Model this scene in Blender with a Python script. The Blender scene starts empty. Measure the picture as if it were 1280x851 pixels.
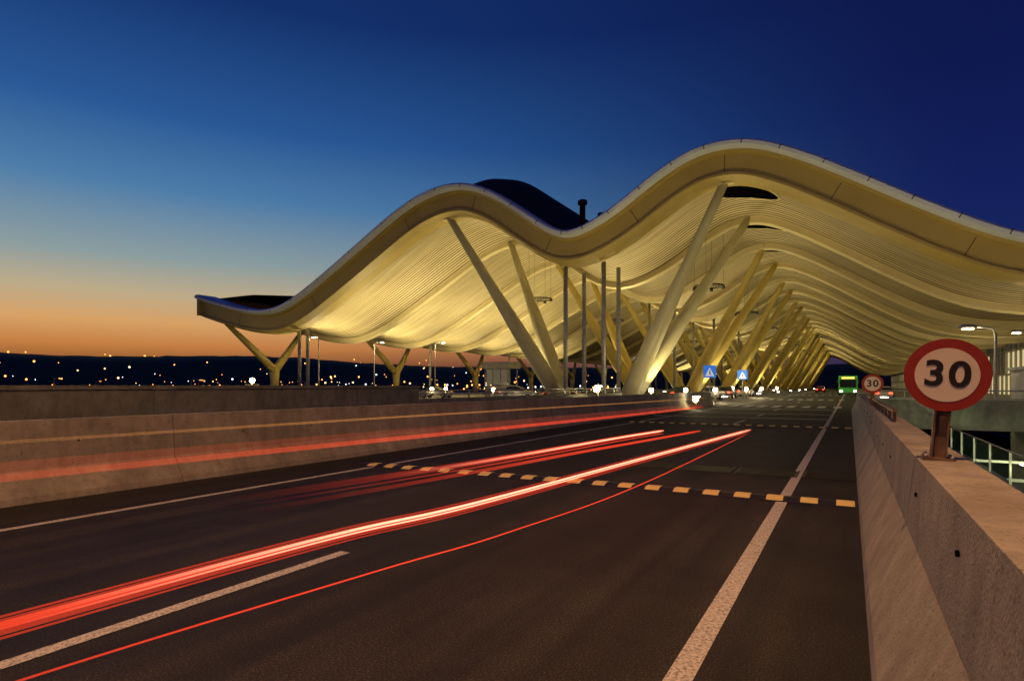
import bpy, bmesh, math, random
from mathutils import Vector, Matrix, noise
random.seed(7)
S = bpy.context.scene
COL = S.collection

# ------------------------------------------------------------------ helpers
def lin(c):
    return tuple(((v/255)/12.92 if v/255 <= .04045 else ((v/255+.055)/1.055)**2.4) for v in c)+(1,)

def new_mat(name):
    m = bpy.data.materials.new(name); m.use_nodes = True
    nt = m.node_tree
    return m, nt, nt.nodes['Principled BSDF']

def mat(name, col, rough=.6, metal=0, var=.25, scale=3.0, bump=0.0, detail=6, emit=None, estr=0, dirt=0.0):
    m, nt, b = new_mat(name)
    N = nt.nodes; L = nt.links
    tc = N.new('ShaderNodeTexCoord')
    n = N.new('ShaderNodeTexNoise'); n.inputs['Scale'].default_value = scale; n.inputs['Detail'].default_value = detail
    L.new(tc.outputs['Object'], n.inputs['Vector'])
    r = N.new('ShaderNodeValToRGB')
    r.color_ramp.elements[0].position = .3; r.color_ramp.elements[1].position = .7
    r.color_ramp.elements[0].color = tuple(c*(1-var) for c in col[:3])+(1,)
    r.color_ramp.elements[1].color = tuple(min(1, c*(1+var)) for c in col[:3])+(1,)
    L.new(n.outputs['Fac'], r.inputs['Fac'])
    out = r.outputs['Color']
    if dirt > 0:
        for (sc_, s2, lo, hi, dd) in (((1,1,.6),1.3,.36,.64,dirt),((1,1,.35),6.0,.34,.5,dirt*.45),((1,1,1),38.0,.30,.40,dirt*1.3)):
            mp = N.new('ShaderNodeMapping'); mp.inputs['Scale'].default_value = sc_
            L.new(tc.outputs['Object'], mp.inputs['Vector'])
            n2 = N.new('ShaderNodeTexNoise'); n2.inputs['Scale'].default_value = s2; n2.inputs['Detail'].default_value = 8 if s2<20 else 2
            n2.inputs['Roughness'].default_value = .65
            L.new(mp.outputs[0], n2.inputs['Vector'])
            r2 = N.new('ShaderNodeValToRGB'); r2.color_ramp.elements[0].position = lo; r2.color_ramp.elements[1].position = hi
            r2.color_ramp.elements[0].color = (max(0,1-dd),)*3+(1,); r2.color_ramp.elements[1].color = (1, 1, 1, 1)
            L.new(n2.outputs['Fac'], r2.inputs['Fac'])
            mx = N.new('ShaderNodeMix'); mx.data_type = 'RGBA'; mx.blend_type = 'MULTIPLY'; mx.inputs[0].default_value = 1
            L.new(out, mx.inputs[6]); L.new(r2.outputs['Color'], mx.inputs[7]); out = mx.outputs[2]
    L.new(out, b.inputs['Base Color'])
    b.inputs['Roughness'].default_value = rough; b.inputs['Metallic'].default_value = metal
    if bump:
        bp = N.new('ShaderNodeBump'); bp.inputs['Strength'].default_value = bump; bp.inputs['Distance'].default_value = .02
        n3 = N.new('ShaderNodeTexNoise'); n3.inputs['Scale'].default_value = scale*8; n3.inputs['Detail'].default_value = 4
        L.new(tc.outputs['Object'], n3.inputs['Vector'])
        L.new(n3.outputs['Fac'], bp.inputs['Height']); L.new(bp.outputs[0], b.inputs['Normal'])
    if emit:
        b.inputs['Emission Color'].default_value = tuple(emit[:3])+(1,)
        b.inputs['Emission Strength'].default_value = estr
    return m

class B:
    """accumulates geometry for one mesh"""
    def __init__(s): s.v = []; s.f = []; s.m = []; s.mats = []; s.sm = []
    def mi(s, m):
        if m not in s.mats: s.mats.append(m)
        return s.mats.index(m)
    def add(s, vs, fs, m, smooth=False):
        o = len(s.v); s.v += [tuple(v) for v in vs]; k = s.mi(m)
        for f in fs: s.f.append(tuple(i+o for i in f)); s.m.append(k); s.sm.append(smooth)
    def box(s, x0, x1, y0, y1, z0, z1, m):
        s.add([(x0,y0,z0),(x1,y0,z0),(x1,y1,z0),(x0,y1,z0),(x0,y0,z1),(x1,y0,z1),(x1,y1,z1),(x0,y1,z1)],
              [(0,3,2,1),(4,5,6,7),(0,1,5,4),(1,2,6,5),(2,3,7,6),(3,0,4,7)], m)
    def quad(s, a, b, c, d, m): s.add([a,b,c,d], [(0,1,2,3)], m)
    def sheet(s, x0, x1, y0, y1, z, m): s.quad((x0,y0,z),(x1,y0,z),(x1,y1,z),(x0,y1,z), m)
    def tube(s, pts, rs, m, n=12, caps=True, sx=1.0):
        pts = [Vector(p) for p in pts]; vs = []; fs = []
        for i, p in enumerate(pts):
            d = (pts[min(i+1,len(pts)-1)]-pts[max(i-1,0)]).normalized()
            up = Vector((0,0,1)) if abs(d.z) < .95 else Vector((0,1,0))
            a = d.cross(up).normalized(); b = a.cross(d).normalized()
            for k in range(n):
                t = 2*math.pi*k/n
                vs.append(p + a*math.cos(t)*rs[i]*sx + b*math.sin(t)*rs[i])
        for i in range(len(pts)-1):
            for k in range(n):
                fs.append((i*n+k, i*n+(k+1)%n, (i+1)*n+(k+1)%n, (i+1)*n+k))
        if caps:
            fs.append(tuple(range(n))[::-1]); fs.append(tuple((len(pts)-1)*n+k for k in range(n)))
        s.add(vs, fs, m, True)
    def sphere(s, c, r, m, n=8):
        vs = []; fs = []
        for i in range(1, n):
            for k in range(n*2):
                th = math.pi*i/n; ph = math.pi*k/n
                vs.append((c[0]+r*math.sin(th)*math.cos(ph), c[1]+r*math.sin(th)*math.sin(ph), c[2]+r*math.cos(th)))
        t = len(vs); vs += [(c[0],c[1],c[2]+r),(c[0],c[1],c[2]-r)]
        w = n*2
        for i in range(n-2):
            for k in range(w): fs.append((i*w+k,(i+1)*w+k,(i+1)*w+(k+1)%w,i*w+(k+1)%w))
        for k in range(w):
            fs.append((t,k,(k+1)%w)); fs.append((t+1,(n-2)*w+(k+1)%w,(n-2)*w+k))
        s.add(vs, fs, m, True)
    def prof(s, pr, y0, y1, m, smooth=False):
        """closed X-Z polygon extruded along Y"""
        n = len(pr)
        vs = [(x,y0,z) for x,z in pr]+[(x,y1,z) for x,z in pr]
        fs = [(i,(i+1)%n,n+(i+1)%n,n+i) for i in range(n)]
        s.add(vs, fs+[tuple(range(n))[::-1], tuple(range(n,2*n))], m, smooth)
    def obj(s, name, parent=None, bevel=0, loc=None, rot=None):
        me = bpy.data.meshes.new(name); me.from_pydata(s.v, [], s.f)
        for m in s.mats: me.materials.append(m)
        for p, k, sm in zip(me.polygons, s.m, s.sm): p.material_index = k; p.use_smooth = sm
        bm = bmesh.new(); bm.from_mesh(me); bmesh.ops.recalc_face_normals(bm, faces=bm.faces); bm.to_mesh(me); bm.free()
        me.update()
        o = bpy.data.objects.new(name, me); COL.objects.link(o)
        if parent: o.parent = parent
        if bevel:
            bv = o.modifiers.new('bevel','BEVEL'); bv.width = bevel; bv.segments = 2; bv.limit_method = 'ANGLE'
        if loc: o.location = loc
        if rot: o.rotation_euler = rot
        return o

def empty(name, loc=(0,0,0), rot=(0,0,0)):
    e = bpy.data.objects.new(name, None); COL.objects.link(e); e.location = loc; e.rotation_euler = rot; e.empty_display_size=.5
    return e

def lamp(name, kind, loc, power, col, parent=None, radius=.3, target=None, angle=120, blend=.8):
    l = bpy.data.lights.new(name, kind); l.energy = power; l.color = col
    l.shadow_soft_size = radius
    if kind == 'SPOT': l.spot_size = math.radians(angle); l.spot_blend = blend
    o = bpy.data.objects.new(name, l); COL.objects.link(o); o.location = loc
    if target: o.rotation_euler = (Vector(target)-Vector(loc)).to_track_quat('-Z','Y').to_euler()
    if parent: o.parent = parent
    return o

def emis(name, col, strength):
    m = bpy.data.materials.new(name); m.use_nodes = True; nt = m.node_tree
    nt.nodes.clear()
    o = nt.nodes.new('ShaderNodeOutputMaterial'); e = nt.nodes.new('ShaderNodeEmission')
    e.inputs[0].default_value = tuple(col[:3])+(1,); e.inputs[1].default_value = strength
    nt.links.new(e.outputs[0], o.inputs[0]); return m

# ------------------------------------------------------------------ materials
def asphalt_mat():
    m, nt, b = new_mat('asphalt'); N = nt.nodes; L = nt.links
    tc = N.new('ShaderNodeTexCoord')
    fine = N.new('ShaderNodeTexNoise'); fine.inputs['Scale'].default_value = 85; fine.inputs['Detail'].default_value = 4
    fine.inputs['Roughness'].default_value=.7
    L.new(tc.outputs['Object'], fine.inputs['Vector'])
    r = N.new('ShaderNodeValToRGB'); e = r.color_ramp.elements
    e[0].position=.32; e[0].color=(.008,.008,.008,1); e[1].position=.74; e[1].color=(.26,.25,.23,1)
    x = r.color_ramp.elements.new(.55); x.color=(.033,.032,.031,1)
    L.new(fine.outputs['Fac'], r.inputs['Fac'])
    out=r.outputs[0]
    for (sc_,s2,lo,hi,c0,c1) in (((1.1,.1,1),1.0,.3,.7,.5,1.25),((1,1,1),.9,.35,.65,.7,1.15),((2.2,.02,1),1.3,.42,.6,.62,1.05)):
        mp = N.new('ShaderNodeMapping'); mp.inputs['Scale'].default_value=sc_
        L.new(tc.outputs['Object'], mp.inputs['Vector'])
        big = N.new('ShaderNodeTexNoise'); big.inputs['Scale'].default_value = s2; big.inputs['Detail'].default_value=6
        L.new(mp.outputs[0], big.inputs['Vector'])
        r2 = N.new('ShaderNodeValToRGB'); r2.color_ramp.elements[0].position=lo; r2.color_ramp.elements[1].position=hi
        r2.color_ramp.elements[0].color=(c0,c0,c0,1); r2.color_ramp.elements[1].color=(c1,c1*.98,c1*.96,1)
        L.new(big.outputs['Fac'], r2.inputs['Fac'])
        mx = N.new('ShaderNodeMix'); mx.data_type='RGBA'; mx.blend_type='MULTIPLY'; mx.inputs[0].default_value=1
        L.new(out, mx.inputs[6]); L.new(r2.outputs[0], mx.inputs[7]); out=mx.outputs[2]
    L.new(out, b.inputs['Base Color'])
    rr = N.new('ShaderNodeMapRange'); rr.inputs[3].default_value=.55; rr.inputs[4].default_value=.9
    L.new(big.outputs['Fac'], rr.inputs[0]); L.new(rr.outputs[0], b.inputs['Roughness'])
    b.inputs['Specular IOR Level'].default_value=.3
    bp = N.new('ShaderNodeBump'); bp.inputs['Strength'].default_value=.7; bp.inputs['Distance'].default_value=.006
    L.new(fine.outputs['Fac'], bp.inputs['Height']); L.new(bp.outputs[0], b.inputs['Normal'])
    return m
M_asph = asphalt_mat()

def paint_mat(name, col, lo=.36, hi=.52):
    m, nt, b = new_mat(name); N=nt.nodes; L=nt.links
    tc = N.new('ShaderNodeTexCoord'); n=N.new('ShaderNodeTexNoise'); n.inputs['Scale'].default_value=45; n.inputs['Detail'].default_value=6
    n.inputs['Roughness'].default_value=.75
    L.new(tc.outputs['Object'], n.inputs['Vector'])
    r=N.new('ShaderNodeValToRGB'); r.color_ramp.elements[0].position=lo; r.color_ramp.elements[1].position=hi
    r.color_ramp.elements[0].color=tuple(c*.25 for c in col)+(1,); r.color_ramp.elements[1].color=tuple(col)+(1,)
    L.new(n.outputs['Fac'], r.inputs[0]); L.new(r.outputs[0], b.inputs['Base Color']); b.inputs['Roughness'].default_value=.7
    return m
M_paint = paint_mat('worn_white_paint', (.66,.64,.60),.38,.55)
M_yel = paint_mat('yellow_rubber', (.85,.68,.26),.28,.42)
M_conc = mat('barrier_concrete', (.37,.34,.28), .85, var=.12, scale=7, bump=.35, dirt=.38)
M_conc2 = mat('parapet_concrete', (.26,.27,.22), .85, var=.15, scale=4, bump=.3, dirt=.4)
M_conc3 = mat('light_concrete', (.42,.41,.38), .8, var=.1, scale=3, bump=.2, dirt=.2)
M_rubber = mat('black_rubber', (.02,.02,.02), .6, scale=20)
M_grate = mat('drain_iron', (.03,.03,.03), .45, .6, scale=20)
M_hole = mat('dark_hole', (.003,.003,.003), 1.0)
M_hole.node_tree.nodes['Principled BSDF'].inputs['Specular IOR Level'].default_value=0
M_ground = mat('ground_dark', (.03,.032,.02), .95, var=.5, scale=.02)
M_plaza = mat('plaza_paving', (.16,.15,.14), .6, var=.2, scale=1.5)
M_hill = mat('hill_earth', (.02,.018,.012), .95, var=.4, scale=.01)
M_cap = mat('aluminium_cap', (.72,.80,.95), .45, .0, var=.06, scale=.4)
M_beam = mat('ochre_beam', (.50,.38,.11), .5, var=.08, scale=.3)
M_rib = mat('rib_beam', (.74,.64,.36), .5, var=.06, scale=.4)
M_deck = mat('dark_roof_deck', (.02,.022,.03), .8, var=.1, scale=1)
M_colg = mat('column_grey', (.50,.46,.28), .4, var=.08, scale=.8)
M_coly = mat('column_yellow', (.62,.49,.14), .4, var=.08, scale=.8)
M_steel = mat('galvanised_steel', (.36,.35,.33), .45, .3, var=.15, scale=3)
M_dsteel = mat('dark_steel', (.07,.065,.06), .5, .4, var=.2, scale=5)
M_rust = mat('rusty_rail', (.16,.10,.07), .6, .3, var=.3, scale=12)
M_glass_dark = mat('car_glass', (.015,.02,.022), .08, var=.1)
M_tyre = mat('tyre', (.02,.02,.02), .8)
E_warm = emis('lamp_lens_warm', (1,.78,.35), 60)
E_white = emis('lamp_lens_white', (1,.93,.75), 35)
E_red = emis('tail_lens', (1,.05,.02), 6)

# ------------------------------------------------------------------ sky / world
w = bpy.data.worlds.new('World'); S.world = w; w.use_nodes = True
nt = w.node_tree; N = nt.nodes; L = nt.links; N.clear()
out = N.new('ShaderNodeOutputWorld'); bg = N.new('ShaderNodeBackground')
tc = N.new('ShaderNodeTexCoord'); nm = N.new('ShaderNodeVectorMath'); nm.operation='NORMALIZE'
L.new(tc.outputs['Generated'], nm.inputs[0])
sp = N.new('ShaderNodeSeparateXYZ'); L.new(nm.outputs[0], sp.inputs[0])
def ramp(stops):
    r = N.new('ShaderNodeValToRGB'); el = r.color_ramp.elements
    el[0].position=stops[0][0]; el[0].color=lin(stops[0][1]); el[1].position=stops[-1][0]; el[1].color=lin(stops[-1][1])
    for p,c in stops[1:-1]:
        e=el.new(p); e.color=lin(c)
    L.new(sp.outputs['Z'], r.inputs[0]); return r
glow = ramp([(0,(92,54,34)),(.03,(132,78,42)),(.058,(196,126,66)),(.09,(214,160,100)),(.13,(188,170,136)),(.18,(138,156,158)),(.27,(76,124,168)),(.36,(40,88,150)),(.5,(17,48,108)),(1,(8,20,60))])
dark = ramp([(0,(40,36,62)),(.06,(32,40,84)),(.15,(22,38,96)),(.25,(16,30,90)),(.4,(12,23,78)),(1,(7,14,50))])
az = N.new('ShaderNodeVectorMath'); az.operation='DOT_PRODUCT'
flat = N.new('ShaderNodeCombineXYZ'); L.new(sp.outputs['X'], flat.inputs[0]); L.new(sp.outputs['Y'], flat.inputs[1])
fn = N.new('ShaderNodeVectorMath'); fn.operation='NORMALIZE'; L.new(flat.outputs[0], fn.inputs[0])
L.new(fn.outputs[0], az.inputs[0])
SA = math.radians(80); az.inputs[1].default_value = (-math.sin(SA), math.cos(SA), 0)
mr = N.new('ShaderNodeMapRange'); mr.interpolation_type='SMOOTHSTEP'; mr.inputs[1].default_value=.02; mr.inputs[2].default_value=1.0
L.new(az.outputs['Value'], mr.inputs[0])
mix = N.new('ShaderNodeMix'); mix.data_type='RGBA'
L.new(mr.outputs[0], mix.inputs[0]); L.new(dark.outputs[0], mix.inputs[6]); L.new(glow.outputs[0], mix.inputs[7])
sky = N.new('ShaderNodeTexSky'); sky.sky_type='NISHITA'; sky.sun_disc=False
sky.sun_elevation=math.radians(-3); sky.sun_rotation=math.radians(-80)
sc = N.new('ShaderNodeMix'); sc.data_type='RGBA'; sc.blend_type='ADD'; sc.inputs[0].default_value=.02
L.new(mix.outputs[2], sc.inputs[6]); L.new(sky.outputs[0], sc.inputs[7])
L.new(sc.outputs[2], bg.inputs[0]); bg.inputs[1].default_value=1.0
L.new(bg.outputs[0], out.inputs[0])

# ------------------------------------------------------------------ camera
cd = bpy.data.cameras.new('camera'); cam = bpy.data.objects.new('camera', cd); COL.objects.link(cam)
cam.location=(0,0,1.55); cam.rotation_euler=(math.radians(90),0,math.atan(422/760))
cd.sensor_width=36; cd.lens=21.375; cd.shift_y=.0441; cd.clip_end=6000; cd.clip_start=.05
S.camera = cam
S.view_settings.view_transform='Standard'; S.view_settings.look='None'; S.view_settings.exposure=0

# ------------------------------------------------------------------ ground and hills
g=B(); g.sheet(-3000,3000,-3000,3000,-6.5,M_ground); g.obj('ground')
g=B(); vs=[];fs=[]; n=260
for i in range(n+1):
    a = math.radians(-40+ 150*i/n)      # angle to the left of +Y
    for j,(R,k) in enumerate([(760,0),(900,.75),(1000,1),(1250,.8),(1700,0)]):
        h = 44+9*noise.noise(Vector((i*.035,j*.3,3)))+2*noise.noise(Vector((i*.33,j,1)))+1.6*noise.noise(Vector((i*1.3,j,5)))
        if a<math.radians(48): h*=.72+.28*max(0,(math.degrees(a)-36)/12)
        vs.append((-R*math.sin(a),R*math.cos(a),-6.4+(6.4+h)*k))
for i in range(n):
    for j in range(4): fs.append((i*5+j,(i+1)*5+j,(i+1)*5+j+1,i*5+j+1))
g.add(vs,fs,M_hill,True); g.obj('hills')

g=B()
E_t=[emis('town_light_orange',(1,.36,.08),4.5),emis('town_light_warm',(1,.6,.25),4.5),emis('town_light_white',(.9,.95,1),3)]
for i in range(330):
    a=math.radians(random.uniform(16,78)); R=random.uniform(260,720)
    z=random.choice([-3,-2,0,0,1,2,3,4,6,9,13,17])*R/500*random.uniform(.5,1.1)
    z=max(z,-5)
    g.sphere((-R*math.sin(a),R*math.cos(a),z), R*random.choice([.0005,.0006,.0009,.0013]), random.choice([E_t[0],E_t[0],E_t[0],E_t[1],E_t[2]]), 4)
for i in range(44):
    a=math.radians(random.uniform(36,78)); R=1003
    g.sphere((-R*math.sin(a),R*math.cos(a),random.uniform(34,45)), random.uniform(.6,1.2), E_t[0], 4)
g.obj('distant_town_lights')

M_leaf=mat('dark_foliage',(.05,.07,.03),.9,var=.5,scale=.5)
g=B()
for i in range(130):
    a=math.radians(random.uniform(36,80)); R=random.uniform(180,420)
    cx,cy=-R*math.sin(a),R*math.cos(a); hh=random.uniform(4,8)
    g.tube([(cx,cy,-6.5),(cx,cy,-6.5+hh*.5)],[.25,.15],M_leaf,5)
    for k in range(70):
        th=random.uniform(0,6.28); ph=random.uniform(-1,1); rr=hh*.38*random.random()**.4
        p=Vector((cx+rr*math.cos(th)*math.sqrt(1-ph*ph),cy+rr*math.sin(th)*math.sqrt(1-ph*ph),-6.5+hh*.65+rr*ph*.9))
        u=Vector((random.uniform(-1,1),random.uniform(-1,1),random.uniform(-1,1))).normalized()*.55
        v=u.cross(Vector((random.uniform(-1,1),random.uniform(-1,1),random.uniform(-1,1)))).normalized()*.45
        g.quad(p-u-v,p+u-v,p+u+v,p-u+v,M_leaf)
g.obj('distant_trees')

# ------------------------------------------------------------------ road deck
g=B(); g.box(-17.46,.72,-30,420,-1.2,0,M_asph); g.obj('road')
g=B(); g.box(-80,-17.47,38,420,-1.0,-.004,M_plaza); g.obj('forecourt_pavement')
g=B()
for y in range(-20,420,30):
    g.box(-12,-5,y,y+1.5,-6.5,-1.2,M_conc2)
for y in range(60,420,40):
    for x in (-70,-50,-30): g.box(x,x+1.5,y,y+1.5,-6.5,-1.0,M_conc2)
g.obj('viaduct_piers')

g=B(); z=.004
def line(x0,x1,y0,y1): g.sheet(x0,x1,y0,y1,z,M_paint)
line(-.86,-.72,-8,420)
line(-8.0,-7.88,-8,420)
line(-4.17,-4.05,-5,4.2)
for y in [25.6,33,41]: line(-4.17,-4.05,y,y+3.5)
for y in range(60,410,12): line(-4.17,-4.05,y,y+4)
for zy in (47,72,110,150):
    x=-9.0
    while x<-.9:
        g.sheet(x,x+.5,zy,zy+4,z+.004,M_paint)
        x+=1.0
g.sheet(-8.9,-.9,31,31.4,z+.004,M_paint)
g.sheet(-8.9,-.9,36,36.4,z+.004,M_paint)
g.sheet(-8.9,-.9,43,43.5,z+.004,M_paint)
g.obj('road_markings')

def hump(y0,P_=.42):
    g=B()
    pr=[(-.02,.0045),(.04,.02),(.12,.045),(.26,.045),(.34,.02),(.40,.0045)]
    xs=.09
    while xs>-8.3:
        jx=random.uniform(-.004,.004)
        vs=[(xs,y0+a,b) for a,b in pr]+[(xs-P_*.985,y0+a,b) for a,b in pr]
        fs=[(i,i+1,7+i,6+i) for i in range(5)]+[(0,1,2,3,4,5),(11,10,9,8,7,6)]
        g.add(vs,fs,M_rubber)
        pp=[(.01,.014),(.04,.0225),(.12,.048),(.26,.048),(.34,.0225),(.37,.014)]
        xa=xs-.03; xb=xs-.03-P_*.50
        vs=[(xa+jx,y0+a,b) for a,b in pp]+[(xb+jx,y0+a,b) for a,b in pp]
        fs=[(i,i+1,7+i,6+i) for i in range(5)]
        g.add(vs,fs,M_yel)
        xs-=P_
    g.obj('speed_hump')
hump(8.85); hump(24.8)
g=B()
for x0 in (-4.0,-2.9,-1.8,-.7):
    for j in range(16):
        g.box(x0+.04,x0+.98,11.3+j*.05,11.3+j*.05+.025,.002,.01,M_grate)
    g.box(x0,x0+.03,11.28,12.12,.002,.012,M_grate); g.box(x0+.99,x0+1.02,11.28,12.12,.002,.012,M_grate)
g.obj('drain_grate')

# ------------------------------------------------------------------ barriers
def barrier(name, pr, y0, y1, seg, m, gap=.012, holes=None):
    g=B(); y=y0
    while y<y1-.01:
        ye=min(y+seg,y1); g.prof(pr,y+gap/2,ye-gap/2,m)
        if holes:
            hx,hz,nx=holes
            for k in (y+1.3,y+2.9,y+4.6):
                kz=hz+random.uniform(-.1,.05)
                if k<ye: g.tube([(hx,k,kz),(hx+nx*.014,k,kz)],[.014,.014],M_hole,12)
        y=ye
    return g.obj(name,bevel=.012)
barrier('concrete_barrier',[(.10,0),(.12,.09),(.345,.58),(.39,1.07),(.68,1.07),(.71,0)],-6,44,6,M_conc,holes=(.372,.86,-1))
barrier('concrete_barrier',[(-9.4,0),(-9.42,.09),(-9.62,.42),(-9.68,1.08),(-9.9,1.08),(-9.96,.42),(-10.15,.09),(-10.15,0)],-12,50,6,M_conc,holes=(-9.66,.8,1))
barrier('parapet_wall',[(-17.0,.004),(-17.0,1.44),(-16.94,1.45),(-16.94,1.56),(-17.46,1.56),(-17.48,-1.2),(-17.47,-1.2),(-17.47,.004)],-30,22,8,M_conc2)
barrier('parapet_wall',[(-17.0,.004),(-17.0,.95),(-17.3,.95),(-17.3,.004)],22,50,7,M_conc2)
g=B()
y=22.3
while y<50: g.box(-17.18,-17.12,y,y+.06,.95,1.32,M_steel); y+=2.0
g.tube([(-17.15,22.2,1.32),(-17.15,50,1.32)],[.04,.04],M_steel,8); g.tube([(-17.15,22.2,1.14),(-17.15,50,1.14)],[.025,.025],M_steel,8)
g.obj('parapet_handrail')
g=B()
y=9.5
while y<20.6: g.box(.5,.54,y,y+.04,1.07,1.2,M_rust); y+=1.1
g.box(.49,.55,9.4,20.5,1.2,1.235,M_rust)
g.obj('barrier_handrail')

# ------------------------------------------------------------------ terminal
T = empty('airport_terminal')
P=[(-78.0,13.95),(-71.0,12.1),(-64.9,11.1),(-60.4,11.75),(-55.0,14.25),(-48.7,17.65),(-42.9,20.75),(-38.6,22.15),(-34.6,22.25),(-30.8,20.75),
   (-27.2,18.25),(-23.8,16.05),(-21.4,16.15),(-18.3,17.55),(-14.7,19.85),(-11.3,21.35),(-7.5,21.45),(-3.9,20.05),(0,17.75),(3.4,15.55),(6.8,13.45),(10.2,11.7),(14,10.9),(18,10.7),(23,11.1)]
def catmull(P,n):
    o=[]
    for i in range(len(P)-1):
        p0=Vector(P[max(i-1,0)]);p1=Vector(P[i]);p2=Vector(P[i+1]);p3=Vector(P[min(i+2,len(P)-1)])
        for k in range(n):
            t=k/n
            o.append(.5*((2*p1)+(p2-p0)*t+(2*p0-5*p1+4*p2-p3)*t*t+(3*p1-p0-3*p2+p3)*t**3))
    o.append(Vector(P[-1])); return o
PR=catmull(P,5)
for _ in range(3):
    PR=[PR[0]]+[(PR[i-1]+2*PR[i]+PR[i+1])/4 for i in range(1,len(PR)-1)]+[PR[-1]]
NR=[]
for i in range(len(PR)):
    t=(PR[min(i+1,len(PR)-1)]-PR[max(i-1,0)]).normalized(); NR.append(Vector((-t.y,t.x)))
def off(i,d): q=PR[i]-NR[i]*d; return q.x,q.y
def z_at(x,d=0):
    pts=[off(i,d) for i in range(len(PR))]
    for a,b in zip(pts,pts[1:]):
        if a[0]<=x<=b[0]: return a[1]+(b[1]-a[1])*(x-a[0])/(b[0]-a[0]+1e-9)
    return pts[-1][1] if x>0 else pts[0][1]
def sweep(sec, m):
    g=B(); n=len(sec); vs=[]; fs=[]
    for i in range(len(PR)):
        for (y,d) in sec:
            x,zz=off(i,d); vs.append((x,y,zz))
    for i in range(len(PR)-1):
        for k in range(n):
            fs.append((i*n+k,i*n+(k+1)%n,(i+1)*n+(k+1)%n,(i+1)*n+k))
    fs.append(tuple(range(n))); fs.append(tuple((len(PR)-1)*n+k for k in range(n)))
    g.add(vs,fs,m,False); return g
g=sweep([(52.0,-.08),(51.6,.0),(51.4,.18),(51.45,.45),(52.02,.62),(54.5,.62),(54.5,-.08)],M_cap)
for i in range(4,len(PR)-2,4):
    x0,z0=off(i,.0);x1,z1=off(i,.18);x2,z2=off(i,.45); t=(PR[i+1]-PR[i]).normalized()*.04
    g.quad((x0-t.x,51.59,z0-t.y),(x0+t.x,51.59,z0+t.y),(x1+t.x,51.39,z1+t.y),(x1-t.x,51.39,z1-t.y),M_dsteel)
    g.quad((x1-t.x,51.39,z1-t.y),(x1+t.x,51.39,z1+t.y),(x2+t.x,51.44,z2+t.y),(x2-t.x,51.44,z2-t.y),M_dsteel)
g.obj('roof_edge_cap',T)
g=sweep([(52.12,.622),(52.15,.85),(52.5,.9),(52.55,2.35),(52.3,2.45),(52.3,2.65),(53.3,2.95),(54.6,2.95),(54.6,.622)],M_beam)
for i in range(6,len(PR)-2,12):
    x1,z1=off(i,.95);x2,z2=off(i,2.33); t=(PR[i+1]-PR[i]).normalized()*.03
    g.quad((x1-t.x,52.485,z1-t.y),(x1+t.x,52.485,z1+t.y),(x2+t.x,52.535,z2+t.y),(x2-t.x,52.535,z2-t.y),M_dsteel)
g.obj('roof_edge_beam',T)

def soffit_mat():
    m, nt, b = new_mat('bamboo_slat_soffit'); N=nt.nodes; L=nt.links
    tc=N.new('ShaderNodeTexCoord'); sp=N.new('ShaderNodeSeparateXYZ'); L.new(tc.outputs['Object'], sp.inputs[0])
    a=N.new('ShaderNodeMath'); a.operation='MULTIPLY'; a.inputs[1].default_value=1/.42; L.new(sp.outputs['Y'],a.inputs[0])
    f=N.new('ShaderNodeMath'); f.operation='FRACT'; L.new(a.outputs[0],f.inputs[0])
    pp=N.new('ShaderNodeMath'); pp.operation='PINGPONG'; pp.inputs[1].default_value=.5; L.new(f.outputs[0],pp.inputs[0])
    r=N.new('ShaderNodeValToRGB'); e=r.color_ramp.elements
    e[0].position=.13; e[0].color=(.035,.026,.01,1); e[1].position=.24; e[1].color=(.76,.65,.38,1)
    L.new(pp.outputs[0],r.inputs[0])
    n=N.new('ShaderNodeTexNoise'); n.inputs['Scale'].default_value=.5; n.inputs['Detail'].default_value=8
    mp=N.new('ShaderNodeMapping'); mp.inputs['Scale'].default_value=(.3,4,.3); L.new(tc.outputs['Object'],mp.inputs[0]); L.new(mp.outputs[0],n.inputs['Vector'])
    r2=N.new('ShaderNodeValToRGB'); r2.color_ramp.elements[0].position=.3; r2.color_ramp.elements[1].position=.7
    r2.color_ramp.elements[0].color=(.7,.67,.6,1); r2.color_ramp.elements[1].color=(1,1,1,1); L.new(n.outputs['Fac'],r2.inputs[0])
    mx=N.new('ShaderNodeMix'); mx.data_type='RGBA'; mx.blend_type='MULTIPLY'; mx.inputs[0].default_value=1
    L.new(r.outputs[0],mx.inputs[6]); L.new(r2.outputs[0],mx.inputs[7]); L.new(mx.outputs[2],b.inputs['Base Color'])
    b.inputs['Roughness'].default_value=.6
    return m
M_soff=soffit_mat()
BAY=13.5; Y0=53.2; NB=26
g=B(); vs=[]; fs=[]; K=8; ny=NB*K+1
for i in range(len(PR)):
    for j in range(ny):
        y=Y0+.4+j*BAY/K
        ar=1.2*abs(math.sin(math.pi*j/K))
        x,zz=off(i,2.75-ar); vs.append((x,y,zz))
for i in range(len(PR)-1):
    for j in range(ny-1): fs.append((i*ny+j,i*ny+j+1,(i+1)*ny+j+1,(i+1)*ny+j))
g.add(vs,fs,M_soff,True); g.obj('roof_soffit',T)
for k in range(1,NB+1):
    y=Y0+k*BAY
    g=sweep([(y-.1,2.3),(y-.1,3.2),(y+.25,3.4),(y+.6,3.2),(y+.6,2.3)],M_rib); g.obj('roof_rib',T)
g=B(); vs=[];fs=[]
ys=[54.4,56,58,61,66,420.0]
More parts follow.
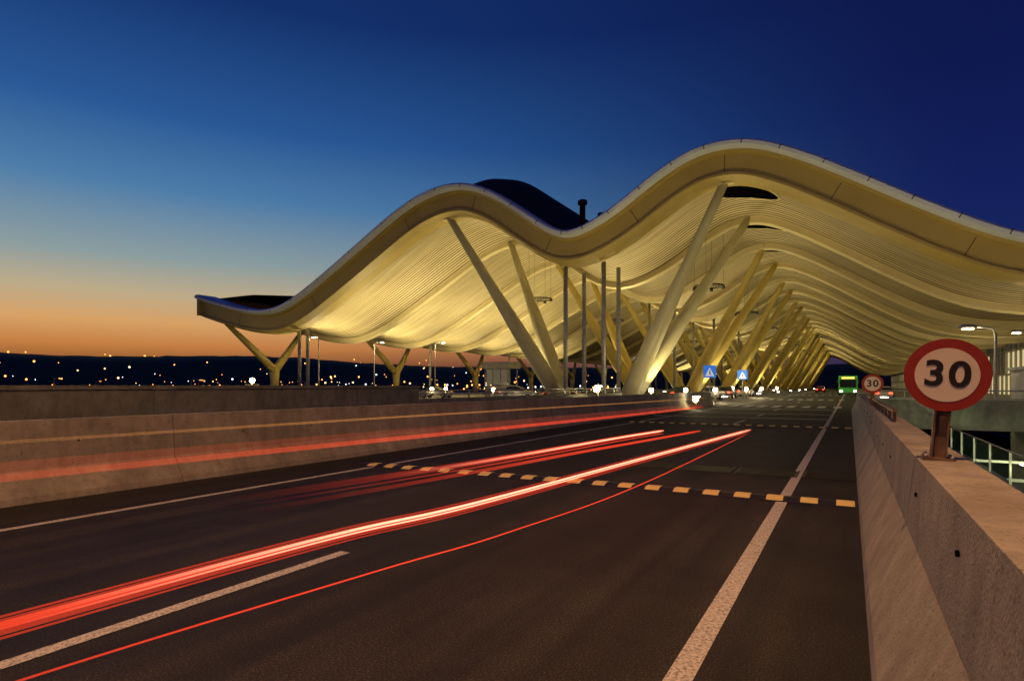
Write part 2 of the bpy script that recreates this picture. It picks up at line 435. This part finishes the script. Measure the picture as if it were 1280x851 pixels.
for i in range(len(PR)):
    for j,y in enumerate(ys):
        x,zz=PR[i].x,PR[i].y
        ex=0
        if -44<x<-21.5:
            ex=math.sin(math.pi*(x+44)/22.5)**.8*3.2*[0,.4,.75,1,1,1][j]
        if x<-59.5:
            zz=max(zz, 13.75-.9*max(0,(x+70))/10)
        vs.append((x,y,zz+ex-.02))
n=len(ys)
for i in range(len(PR)-1):
    for j in range(n-1): fs.append((i*n+j,i*n+j+1,(i+1)*n+j+1,(i+1)*n+j))
g.add(vs,fs,M_deck,True); g.obj('roof_deck',T)
g=B()
g.box(-78.4,-77.9,52.0,420,11.2,13.9,M_beam); g.obj('eave_fascia',T)
g=B()
for (x,y,z0,z1,r) in ((-26.0,63,18.2,22.2,.33),(-20.3,63,16.5,22.0,.3),(-25.0,66,18,21.4,.22)):
    g.tube([(x,y,z0),(x,y,z1-.5),(x,y,z1-.5),(x,y,z1-.1),(x,y,z1)],[r,r,r*1.6,r*1.6,r*1.1],M_dsteel,12)
    g.tube([(x,y,z0+1.6),(x,y,z0+1.8)],[r*1.4,r*1.4],M_dsteel,12)
g.obj('roof_vent_stacks',T)

def column(g,p0,p1,r0,r1,m):
    p0=Vector(p0);p1=Vector(p1); pts=[];rs=[]
    for k in range(9):
        t=k/8; pts.append(p0.lerp(p1,t)); rs.append(r0*(1-t)+r1*t+.12*math.sin(math.pi*min(t*1.6,1)))
    g.tube(pts,rs,m,18)
for k in range(NB//2):
    y=Y0+27*k; m = M_colg if k==0 else M_coly
    g=B()
    for (fx,tx) in ((-27.2,-37.4),(-19.8,-9.1)):
        for ty in (y+.2,y+13.7):
            fy=y+7.0+(.55 if ty>y+7 else -.55)
            zt=z_at(tx,3.0)
            column(g,(fx,fy,0.1),(tx,ty,zt+.35),.86,.36,m)
            g.box(tx-.6,tx+.6,ty-.25,ty+.25,zt-.1,zt+.4,M_rib)
        g.tube([(fx,y+7,-.01),(fx,y+7,.35)],[1.75,1.6],M_conc3,20)
    g.obj('support_columns',T)
    g=B(); fx=-72.7
    g.tube([(fx,y+7,-.01),(fx,y+7,2.6),(fx,y+7,4.3)],[.55,.6,.75],M_coly,16)
    for ty in (y+.3,y+13.7):
        zt=z_at(-74.4,3.0)
        g.tube([(fx,y+7,3.7),(-73.2,(y+7)*.6+ty*.4,4.9+(zt-4.9)*.28),(-74.4,ty,zt+.3)],[.6,.5,.3],M_coly,14)
    g.obj('eave_column',T)
g=B()
for (x,y) in ((-24.4,54.8),(-24.0,58.6),(-20.6,55.2),(-20.4,58.9),(-61.5,54.8),(-60.6,55.3)):
    g.tube([(x,y,0),(x,y,z_at(x,2.9))],[.22,.22],M_steel,12)
    for zz in (3,6,9,12):
        if zz<z_at(x,3): g.tube([(x,y,zz),(x,y,zz+.12)],[.26,.26],M_steel,12)
for k in range(1,9):
    y=54.8+27*k
    for x in (-24,-20.5,-61): g.tube([(x,y,0),(x,y,z_at(x,2.9))],[.2,.2],M_steel,8)
g.obj('drainpipes',T)
g=B()
for k in range(0,16):
    y=Y0+BAY*k+ (4.0 if k==0 else 3.0)
    for rx in (-7.9,):
        n=28; R=2.6
        ring=[(rx+R*math.cos(t*2*math.pi/n),y+R*.9*math.sin(t*2*math.pi/n),z_at(rx+R*math.cos(t*2*math.pi/n),2.62)) for t in range(n)]
        g.add(ring,[tuple(range(n))],M_hole)
        g.tube(ring+[ring[0]],[.1]*(n+1),M_rib,6,False)
g.obj('roof_oculi',T)
g=B()
ring_l=[]
for k in range(0,10):
    for (x,zz) in ((-13.2,12.2),(-33.4,12.2)):
        y=Y0+27*k+14; n=24; R=1.5
        pts=[(x+R*math.cos(t*2*math.pi/n),y+R*math.sin(t*2*math.pi/n),zz) for t in range(n+1)]
        g.tube(pts,[.09]*(n+1),M_dsteel,6,False)
        g.tube([(x-R,y,zz),(x+R,y,zz)],[.05,.05],M_dsteel,6)
        if x>-20 and k<6: ring_l.append((x,y,zz-.5))
        for t in range(0,24,6):
            px,py,pz=pts[t]; g.tube([(px,py,pz),(px,py,pz-.35)],[.16,.22],M_dsteel,8)
            g.tube([(px,py,pz),(px,py,z_at(px,2.8))],[.015,.015],M_dsteel,4)
g.obj('ring_luminaires',T)
for p in ring_l: lamp('ring_downlight','SPOT',p,5200,(1,.84,.50),T,.5,(p[0]+6,p[1],0),140,1)

E_int=emis('concourse_glow',(1,.80,.38),.7)
g=B()
g.box(21.3,21.5,44,420,-6,10,M_conc3)
for y in range(44,416,3):
    for (z0,z1) in ((.2,3.1),(3.4,6.6)):
        if random.random()<.8: g.quad((21.29,y+.15,z0),(21.29,y+2.85,z0),(21.29,y+2.85,z1),(21.29,y+.15,z1),E_int)
    g.box(21.0,21.28,y-.06,y+.06,-1,z_at(21,2.8),M_steel)
g.box(20.95,21.28,44,420,3.15,3.35,M_steel)
g.box(20.95,21.28,44,420,6.65,6.85,M_steel)
g.obj('glass_facade',T)

g=B(); g.box(1.6,21,44.0,420,-1,.14,M_plaza); g.box(.72,1.45,44,420,-1,-.002,M_asph); g.box(1.45,1.6,44,420,-1,.15,M_conc3); g.obj('kerbside_pavement')

# ------------------------------------------------------------------ footbridge, lower arrivals hall on the right
g=B()
g.box(.95,9.5,36.5,40.5,-.6,-.2,M_conc2)
g.box(.95,7.3,36.3,36.5,-.6,.85,M_conc2)
g.box(.95,7.3,40.5,40.7,-.6,.85,M_conc2)
g.box(.9,7.35,36.25,36.55,.852,.95,M_conc3)
x=1.2
while x<7.2: g.box(x,x+.05,36.38,36.43,.95,1.3,M_steel); x+=1.2
g.tube([(1.1,36.4,1.3),(7.2,36.4,1.3)],[.035,.035],M_steel,8)
g.obj('footbridge',bevel=.01)
g=B(); g.box(7.5,10.4,35.8,41.2,-6.4,2.35,M_conc3); g.box(7.4,10.5,35.7,41.3,2.35,2.5,M_conc3); g.box(8.3,9.4,35.77,35.82,-.2,1.9,M_dsteel)
g.obj('lift_tower',bevel=.02)
g=B(); g.box(4.0,4.5,8,35.4,-1.75,-1.5,M_conc3); g.obj('gallery_walkway')
g=B()
M_gg=mat('balustrade_glass',(.16,.25,.2),.1,var=.1,scale=1)
M_gg.node_tree.nodes['Principled BSDF'].inputs['Alpha'].default_value=.18
y=8.1
while y<35:
    g.box(4.16,4.2,y,y+2.88,-1.42,-.5,M_gg); g.box(4.15,4.21,y+2.9,y+2.95,-1.5,-.42,M_steel); y+=3.0
g.tube([(4.18,8,-.42),(4.18,35.3,-.42)],[.03,.03],M_steel,8)
g.obj('glass_balustrade')
def hall_glow(name,c0,c1,st):
    m=bpy.data.materials.new(name); m.use_nodes=True; n=m.node_tree; n.nodes.clear()
    o=n.nodes.new('ShaderNodeOutputMaterial'); e=n.nodes.new('ShaderNodeEmission'); tc=n.nodes.new('ShaderNodeTexCoord')
    mp=n.nodes.new('ShaderNodeMapping'); mp.inputs['Scale'].default_value=(1,1.6,1.2)
    v=n.nodes.new('ShaderNodeTexNoise'); v.inputs['Scale'].default_value=1.5; v.inputs['Detail'].default_value=5
    r=n.nodes.new('ShaderNodeValToRGB'); r.color_ramp.elements[0].position=.38; r.color_ramp.elements[1].position=.62
    r.color_ramp.elements[0].color=c0+(1,); r.color_ramp.elements[1].color=c1+(1,)
    n.links.new(tc.outputs['Object'],mp.inputs[0]); n.links.new(mp.outputs[0],v.inputs['Vector']); n.links.new(v.outputs['Fac'],r.inputs[0])
    n.links.new(r.outputs[0],e.inputs[0]); e.inputs[1].default_value=st; n.links.new(e.outputs[0],o.inputs[0]); return m
HG=[hall_glow('hall_glow_a',(.10,.16,.05),(.80,.95,.40),1.3),hall_glow('hall_glow_b',(.03,.06,.03),(.4,.55,.2),1.0),hall_glow('hall_glow_c',(.2,.2,.08),(1,.92,.5),1.6)]
H=empty('arrivals_hall')
g=B(); g.box(8.9,21,6,35.3,-1.55,-1.2,M_conc3); g.box(9.2,21,6,35.3,-6.4,-1.56,M_conc2); g.obj('structure',H)
g=B()
y=6.2
while y<35:
    for (z0,z1) in ((-6.3,-4.4),(-4.3,-2.6),(-2.5,-1.65)):
        g.quad((9.14,y,z0),(9.14,y+1.35,z0),(9.14,y+1.35,z1),(9.14,y,z1),random.choice(HG))
    g.box(8.98,9.13,y+1.37,y+1.46,-6.4,-1.56,M_dsteel); y+=1.5
for zz in (-4.38,-2.58): g.box(9.0,9.13,6,35.3,zz,zz+.07,M_dsteel)
g.obj('glazed_front',H)
g=B()
for y in range(8,34,3):
    g.box(6.2,6.5,y,y+.9,-1.72,-1.66,E_white); g.box(6.1,6.6,y-.1,y+1.0,-1.655,-1.6,M_dsteel)
for y in range(7,35,6): g.box(4.5,8.95,y+.4,y+.5,-1.6,-1.5,M_steel)
g.obj('canopy_lights',H)
for y in (11,19,28): lamp('hall_lamp','POINT',(6.4,y,-2.2),600,(.9,1,.5),H,.2)
g=B(); g.box(.9,9.2,-6,44,-6.48,-6.4,M_asph); g.box(-1.2,.7,-6,44,-6.4,-1.22,M_conc2); g.obj('lower_road')

# ------------------------------------------------------------------ signs
M_sred=mat('sign_red',(.24,.02,.015),.5,var=.1,scale=6); M_swhite=mat('sign_white',(.60,.54,.49),.55,var=.05,scale=6)
M_sblack=mat('sign_black',(.01,.01,.01),.5); M_sgrey=mat('sign_back',(.25,.25,.25),.5,.3)
M_sblue=mat('sign_blue',(.02,.12,.5),.4,var=.05,emit=(.03,.2,.8),estr=.6); M_sw2=mat('sign_white_lit',(.8,.8,.8),.4,emit=(.8,.85,.9),estr=.5)
def disc(g,c,r,y,m,n=64): g.add([(c[0]+r*math.cos(2*math.pi*k/n),y,c[1]+r*math.sin(2*math.pi*k/n)) for k in range(n)],[tuple(range(n))],m)
def speed_sign(x,y,zb,R,zc,tilt=4.5):
    e=empty('speed_limit_sign',(x,y,zb),(0,math.radians(tilt),math.radians(-2)))
    zc=zc-zb
    g=B(); g.tube([(0,.0,zc),(0,.018,zc)],[R,R],M_sgrey,64)
    disc(g,(0,zc),R,-.003,M_sred)
    disc(g,(0,zc),R*.74,-.006,M_swhite)
    g.obj('face',e)
    g=B(); t=.045
    g.box(-t,-t+.012,.02,.10,0,zc+.1,M_rust); g.box(t-.012,t,.02,.10,0,zc+.1,M_rust); g.box(-t+.012,t-.012,.05,.062,0,zc+.1,M_rust)
    g.box(-.09,.09,-.03,.15,0,.015,M_rust)
    for a in (-.07,.07):
        for b in (-.01,.13): g.tube([(a,b,.015),(a,b,.035)],[.012,.012],M_steel,6)
    g.obj('post',e)
    cu=bpy.data.curves.new('digits','FONT'); cu.body='30'; cu.size=R*.98; cu.align_x='CENTER'; cu.align_y='CENTER'; cu.offset=R*.022; cu.extrude=.0015; cu.space_character=1.12
    to=bpy.data.objects.new('tmp',cu); COL.objects.link(to); bpy.context.view_layer.update()
    me=bpy.data.meshes.new_from_object(to.evaluated_get(bpy.context.evaluated_depsgraph_get())); bpy.data.objects.remove(to)
    me.materials.clear(); me.materials.append(M_sblack)
    o=bpy.data.objects.new('digits',me); COL.objects.link(o); o.parent=e; o.location=(0,-.009,zc); o.rotation_euler=(math.radians(90),0,0); o.scale=(1.05,1,1)
speed_sign(.50,4.75,1.07,.232,1.62)
speed_sign(.50,17.6,1.07,.24,1.60,0)
def ped_sign(x,y):
    e=empty('pedestrian_crossing_sign',(x,y,0))
    g=B(); g.box(-.5,.5,0,.03,2.2,3.2,M_sblue); g.add([(-.36,-.004,2.32),(.36,-.004,2.32),(0,-.004,3.02)],[(0,1,2)],M_sw2)
    f=-.008; k=M_sblack
    disc(g,(0.02,2.80),.045,f,k,16)
    g.add([(-.04,f,2.74),(.06,f,2.74),(.05,f,2.57),(-.03,f,2.57)],[(0,1,2,3)],k)
    g.add([(-.03,f,2.57),(.02,f,2.57),(-.06,f,2.4),(-.11,f,2.4)],[(0,1,2,3)],k)
    g.add([(.0,f,2.57),(.05,f,2.57),(.13,f,2.4),(.08,f,2.4)],[(0,1,2,3)],k)
    g.obj('face',e); g=B(); g.tube([(0,.08,0),(0,.08,3.2)],[.045,.045],M_steel,10); g.box(-.12,.12,-.02,.18,0,.03,M_steel); g.obj('post',e)
ped_sign(-9.9,50.8); ped_sign(-9.9,68)

# ------------------------------------------------------------------ street lamps
def street_lamp(x,y,h,ang,arm=1.4,power=0,zb=0,col=(1,.8,.45),r=.07,E=None):
    e=empty('street_lamp',(x,y,zb),(0,0,ang))
    g=B(); g.tube([(0,0,0),(0,0,.6),(0,0,h-.4),(.12,0,h-.1),(.4,0,h),(arm,0,h+.08)],[r*1.5,r*1.2,r,.8*r,.7*r,.6*r],M_steel,12)
    g.box(-.16,.16,-.16,.16,0,.03,M_steel)
    g.obj('pole',e)
    g=B(); g.tube([(arm-.1,0,h+.08),(arm+.1,0,h+.1),(arm+.6,0,h+.1),(arm+.75,0,h+.07)],[.06,.13,.13,.05],M_steel,12)
    g.box(arm+.08,arm+.58,-.09,.09,h-.06,h-.02,E or E_warm); g.obj('lamp_head',e)
    if power:
        lamp('bulb','POINT',(arm+.33,0,h-.2),power,col,e,.15)
street_lamp(-62.6,70,8,0,1.2,600)
street_lamp(-55,75,8,0,1.2,600)
street_lamp(-61.5,58,8,math.pi,.6,300)
street_lamp(7.0,42,4.6,math.pi,.9,150,.14)
street_lamp(12.5,60,5.5,math.pi,.9,250,.14)
street_lamp(14,100,5.5,math.pi,.9,250,.14)
SOD=(1,.48,.18)
E_sod=emis('sodium_lens',(1,.5,.2),25)
# lamps of the approach road, standing beside / behind the viewpoint; the long arm reaches over the carriageway
street_lamp(4.6,2.0,17,math.pi,4.0,3300,-6.4,SOD,.12,E_sod)
street_lamp(-16.4,-7,10,0,7.0,2300,0,SOD,.1,E_sod)
for (x,y) in ((-95,62),(-120,80),(-140,70),(-105,95),(-170,120),(-90,40)):
    street_lamp(x,y,9,random.random()*6,1.2,0,-6.5,(1,.7,.4),.09,E_t[0])

# ------------------------------------------------------------------ floodlights under the roof
Y=(1,.81,.39)
g=B()
def flood(x,y,power,tgt,size=.25,angle=140,zz=.5,col=None,ball=0):
    if ball:
        g.tube([(x,y,0),(x,y,zz-.42)],[.06,.06],M_dsteel,8)
        g.sphere((x,y-.3,zz-.3),ball,E_warm,6)
    g.box(x-size,x+size,y-size,y+size,zz-.4,zz-.12,M_dsteel)
    g.box(x-size*.8,x+size*.8,y-size*.8,y+size*.8,zz-.12,zz-.06,E_white)
    lamp('floodlight','SPOT',(x,y,zz),power,col or Y,T,.25,tgt,angle,1.0)
for k in range(0,6):
    y=Y0+BAY*(k+.5)
    flood(-61,y,9500,(-61,y,20),angle=110)
    if k<4: flood(-51,y,10500,(-49,y,20),angle=100)
for k in range(0,5):
    y=Y0+27*k+7
    flood(-30.5,y,7000,(-34,y+1,20),angle=110)
    flood(-24,y+9,9500,(-25,y+9,20),angle=135)
    flood(-17,y,4000,(-13,y+1,20),angle=105)
    flood(-11.4,y+6,1400,(-1,y+7,20),angle=125)
    flood(14,y+6,600,(8,y+6,20),angle=130)
for k in range(0,4):
    y=200+50*k
    flood(-24,y,18000,(-24,y,20),angle=160); flood(-11.4,y,9000,(0,y,20),angle=140)
    flood(-58,y,14000,(-58,y,20),angle=160)
for (x,p,ball) in ((-68,1100,0),(-54,1300,0),(-40,1600,0),(-27,1600,0),(-15.9,1700,.22),(-8.95,1600,.15),(1.9,1300,.15),(12,900,0)):
    yy=39.5 if x<-17 else 41.5
    if x>0: yy=44.6
    flood(x,yy,p,(x,52.4,16),angle=110,col=(1,.78,.32),zz=(1.6 if x==-15.9 else (.9 if ball else .5)),ball=ball)
g.obj('floodlight_housings',T)
g=B()
for (x,y) in ((-15.2,52.5),(-13.5,58),(-11.2,60),(-10.6,57),(-10.5,75),(-10.6,90),(-10.6,110),(-16,70),(-16,84),(-16,100),(-34,57.0),(-41,58),(-46,62)):
    g.tube([(x,y,0),(x,y,1.0)],[.07,.07],M_steel,8); g.tube([(x,y,1.0),(x,y,1.3)],[.17,.17],E_warm,10); g.tube([(x,y,1.3),(x,y,1.36)],[.2,.12],M_steel,10)
g.obj('bollard_lights')
for (x,y) in ((-15.2,52.5),(-11.2,60),(-10.6,85),(-16,100)): lamp('bollard_glow','POINT',(x,y,1.55),500,(1,.8,.42),None,.15)
g=B(); g.box(-17.35,-17.05,13.2,13.5,1.56,1.6,M_steel); g.tube([(-17.2,13.35,1.6),(-17.2,13.35,1.66)],[.03,.03],M_steel); g.sphere((-17.2,13.35,1.72),.085,E_warm,6); g.obj('parapet_lamp')
lamp('parapet_lamp_bulb','POINT',(-17.2,13.35,1.95),40,(1,.8,.3),None,.05)

# ------------------------------------------------------------------ vehicles
def car(x,y,rot,col,head=False):
    e=empty('parked_car',(x,y,0),(0,0,rot))
    mp=mat('car_paint',col,.25,.2,var=.03)
    body=[(-2.1,.35),(-2.15,.62),(-2.05,.9),(-1.3,.98),(1.0,.95),(1.9,.82),(2.12,.62),(2.1,.35)]
    g=B()
    def loft(pr,secs,m):
        n=len(pr); vs=[];fs=[]
        for (yy,sx,sz,z0) in secs:
            for (a,b) in pr: vs.append((a*sx,yy,z0+(b-z0)*sz))
        for i in range(len(secs)-1):
            for k in range(n): fs.append((i*n+k,i*n+(k+1)%n,(i+1)*n+(k+1)%n,(i+1)*n+k))
        fs.append(tuple(range(n))); fs.append(tuple((len(secs)-1)*n+k for k in range(n)))
        g.add(vs,fs,m)
    loft(body,[(-.86,.97,.93,.35),(-.8,1,1,.35),(.8,1,1,.35),(.86,.97,.93,.35)],mp)
    cab=[(-1.75,.93),(-1.35,1.35),(-.9,1.45),(.1,1.45),(.95,.93)]
    loft(cab,[(-.78,1,.02,.93),(-.64,.96,1,.93),(.64,.96,1,.93),(.78,1,.02,.93)],M_glass_dark)
    vs=[(a,s,b) for s in (-.6,.6) for a,b in ((-1.28,1.37),(-.9,1.475),(.1,1.475),(.25,1.38))]
    g.add(vs,[(0,1,5,4),(1,2,6,5),(2,3,7,6),(3,0,4,7),(3,2,1,0),(4,5,6,7)],mp)
    for sx in (-1.32,1.32):
        for sy in (-.88,.88):
            g.tube([(sx,sy-.1,.32),(sx,sy+.1,.32)],[.32,.32],M_tyre,18); g.tube([(sx,sy-.11,.32),(sx,sy+.11,.32)],[.18,.18],M_steel,12)
    for sy in (-.62,.62):
        g.box(2.05,2.13,sy-.18,sy+.18,.6,.74,E_white if head else M_steel)
        g.box(-2.16,-2.08,sy-.16,sy+.16,.66,.84,E_red)
    g.obj('body',e)
cols=[(.4,.4,.4),(.03,.03,.04),(.5,.5,.48),(.25,.02,.02),(.05,.08,.2),(.45,.45,.45),(.12,.12,.12)]
i=0
for (x,y,r) in ((-46,63,.2),(-51,64,.1),(-33.5,62,.15),(-29,64.5,0),(-56,66,.1),(-13,69,1.57),(-13.2,78,1.57),(-13,92,1.57),(-15.6,66,1.57),(3.2,78,1.57),(-5.6,150,1.57)):
    car(x,y,r,cols[i%7]); i+=1
def bus(x,y,rot=0):
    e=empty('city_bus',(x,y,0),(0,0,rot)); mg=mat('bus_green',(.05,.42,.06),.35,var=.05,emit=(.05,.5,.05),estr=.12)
    g=B(); g.box(-1.25,1.25,0,11,.35,3.05,mg); g.obj('body',e,bevel=.12)
    g=B(); g.box(-1.08,1.08,-.02,.02,1.25,2.45,M_glass_dark); g.box(-.85,.85,-.025,.02,2.58,2.85,emis('destination_display',(1,.6,.1),2))
    for s in (-1.262,1.242):
        for k in range(6): g.box(s,s+.02,.8+k*1.65,2.25+k*1.65,1.35,2.5,M_glass_dark)
    for s in (-1,1):
        g.box(s*.9-.16,s*.9+.16,-.03,.02,.62,.82,E_white)
        for yy in (2.3,8.3): g.tube([(s*1.14-.14,yy,.5),(s*1.14+.14,yy,.5)],[.5,.5],M_tyre,20)
        g.box(s*1.38-.08,s*1.38+.08,-.25,-.15,1.9,2.35,M_dsteel)
    g.box(-1.15,1.15,-.05,.0,.35,.55,M_dsteel)
    g.obj('fittings',e)
bus(-.2,104)
e=empty('ticket_kiosk',(-38.5,66.5,0)); g=B()
g.box(-1.7,1.7,-1.2,1.2,0,1.6,M_conc3); g.box(-2.0,2.0,-1.5,1.5,3.7,4.5,M_conc3)
for sx in (-1.65,-.55,.55,1.65):
    for sy in (-1.15,1.15): g.box(sx-.05,sx+.05,sy-.05,sy+.05,1.6,3.7,M_steel)
g.box(-1.5,1.5,-1.1,-1.08,1.65,3.6,mat('kiosk_window',(.12,.12,.1),.2,emit=(1,.85,.5),estr=.08)); g.obj('structure',e)

# ------------------------------------------------------------------ tail-light trails (long-exposure light, built as thin luminous filaments)
def trail_mat(name,col,st,alpha,y0=None,y1=None):
    m=bpy.data.materials.new(name); m.use_nodes=True; n=m.node_tree; n.nodes.clear()
    o=n.nodes.new('ShaderNodeOutputMaterial'); e=n.nodes.new('ShaderNodeEmission'); t=n.nodes.new('ShaderNodeBsdfTransparent'); a=n.nodes.new('ShaderNodeAddShader')
    e.inputs[0].default_value=tuple(col)+(1,); e.inputs[1].default_value=st; t.inputs[0].default_value=(alpha,)*3+(1,)
    if y0 is not None:
        tc=n.nodes.new('ShaderNodeTexCoord'); sp=n.nodes.new('ShaderNodeSeparateXYZ'); mr=n.nodes.new('ShaderNodeMapRange'); mr.interpolation_type='SMOOTHSTEP'
        mr.inputs[1].default_value=y0; mr.inputs[2].default_value=y1; mr.inputs[3].default_value=0; mr.inputs[4].default_value=st
        n.links.new(tc.outputs['Object'],sp.inputs[0]); n.links.new(sp.outputs['Y'],mr.inputs[0]); n.links.new(mr.outputs[0],e.inputs[1])
        t.inputs[0].default_value=(1,1,1,1)
    n.links.new(e.outputs[0],a.inputs[0]); n.links.new(t.outputs[0],a.inputs[1]); n.links.new(a.outputs[0],o.inputs[0]); return m
RED=(1,.055,.015)
R1=trail_mat('trail_red',RED,.22,.97); R2=trail_mat('trail_hot',(1,.36,.22),1.2,.9,.9,3.0); R3=trail_mat('trail_dim',(1,.09,.025),.04,1)
R4=trail_mat('trail_orange',(1,.38,.08),.12,1,-2,9)
R5=trail_mat('trail_red_fade',RED,.36,1,2.5,8); R6=trail_mat('trail_hot_fade',(1,.36,.22),1.1,1,4,9)
R7=trail_mat('trail_red_thin',RED,.35,1,0,3.5)
R8=trail_mat('trail_red_far',RED,.24,1,-2,12)
def catmull3(P,n):
    o=[]
    for i in range(len(P)-1):
        p0=P[max(i-1,0)];p1=P[i];p2=P[i+1];p3=P[min(i+2,len(P)-1)]
        for k in range(n):
            t=k/n; o.append(.5*((2*p1)+(p2-p0)*t+(2*p0-5*p1+4*p2-p3)*t*t+(3*p1-p0-3*p2+p3)*t**3))
    o.append(P[-1]); return o
def trail(pts,specs):
    pr=catmull3([Vector(p) for p in pts],10)
    g=B()
    for (dx,dz,r,m,flat) in specs:
        rs=[r]*len(pr); rs[-1]=r*.3; rs[-2]=r*.6
        g.tube([p+Vector((dx,0,dz)) for p in pr],rs,m,8,False,flat)
    g.obj('tail_light_trail')
trail([(-2.5,-.6,.75),(-2.46,.95,.75),(-2.38,2.4,.75),(-2.2,3.5,.75),(-1.98,6.4,.75),(-1.56,11.7,.75)],
      [(0,0,.027,R1,1.3),(0,.012,.007,R2,1),(-.02,-.012,.004,R2,1),(-.03,.026,.004,R1,1),(.0,-.037,.004,R1,1),(-.04,-.008,.014,R1,1)])
trail([(-2.75,-.4,.45),(-2.72,1.0,.45),(-2.45,2.8,.45),(-2.24,4.0,.45),(-2.03,6.8,.45),(-1.95,14,.5)],[(0,0,.005,R1,1),(0,.0,.004,R7,1)])
trail([(-4.6,-1,.75),(-4.2,1,.75),(-3.75,3.0,.75),(-3.45,5.0,.75),(-3.3,6.5,.75),(-3.1,9,.75),(-2.9,10.8,.75)],[(0,0,.026,R5,1.2),(0,.0,.011,R6,1),(0,-.05,.008,R5,1)])
trail([(-4.2,0,.70),(-3.6,2.5,.70),(-3.2,5,.71),(-2.95,7,.72),(-2.7,9,.72),(-2.4,11.5,.72)],[(0,0,.017,R5,1.2)])
trail([(-6.7,-1.5,.75),(-6.5,2.5,.75),(-6.05,7.6,.75),(-5.4,15,.75),(-4.9,24,.75)],[(0,0,.022,R8,1),(0,-.03,.01,R8,1),(0,.04,.09,R3,1)])
trail([(-6.7,-1,1.05),(-6.5,3,1.05),(-6.3,8,1.05),(-5.6,17,1.05),(-5.1,26,1.05)],[(0,0,.016,R4,1)])
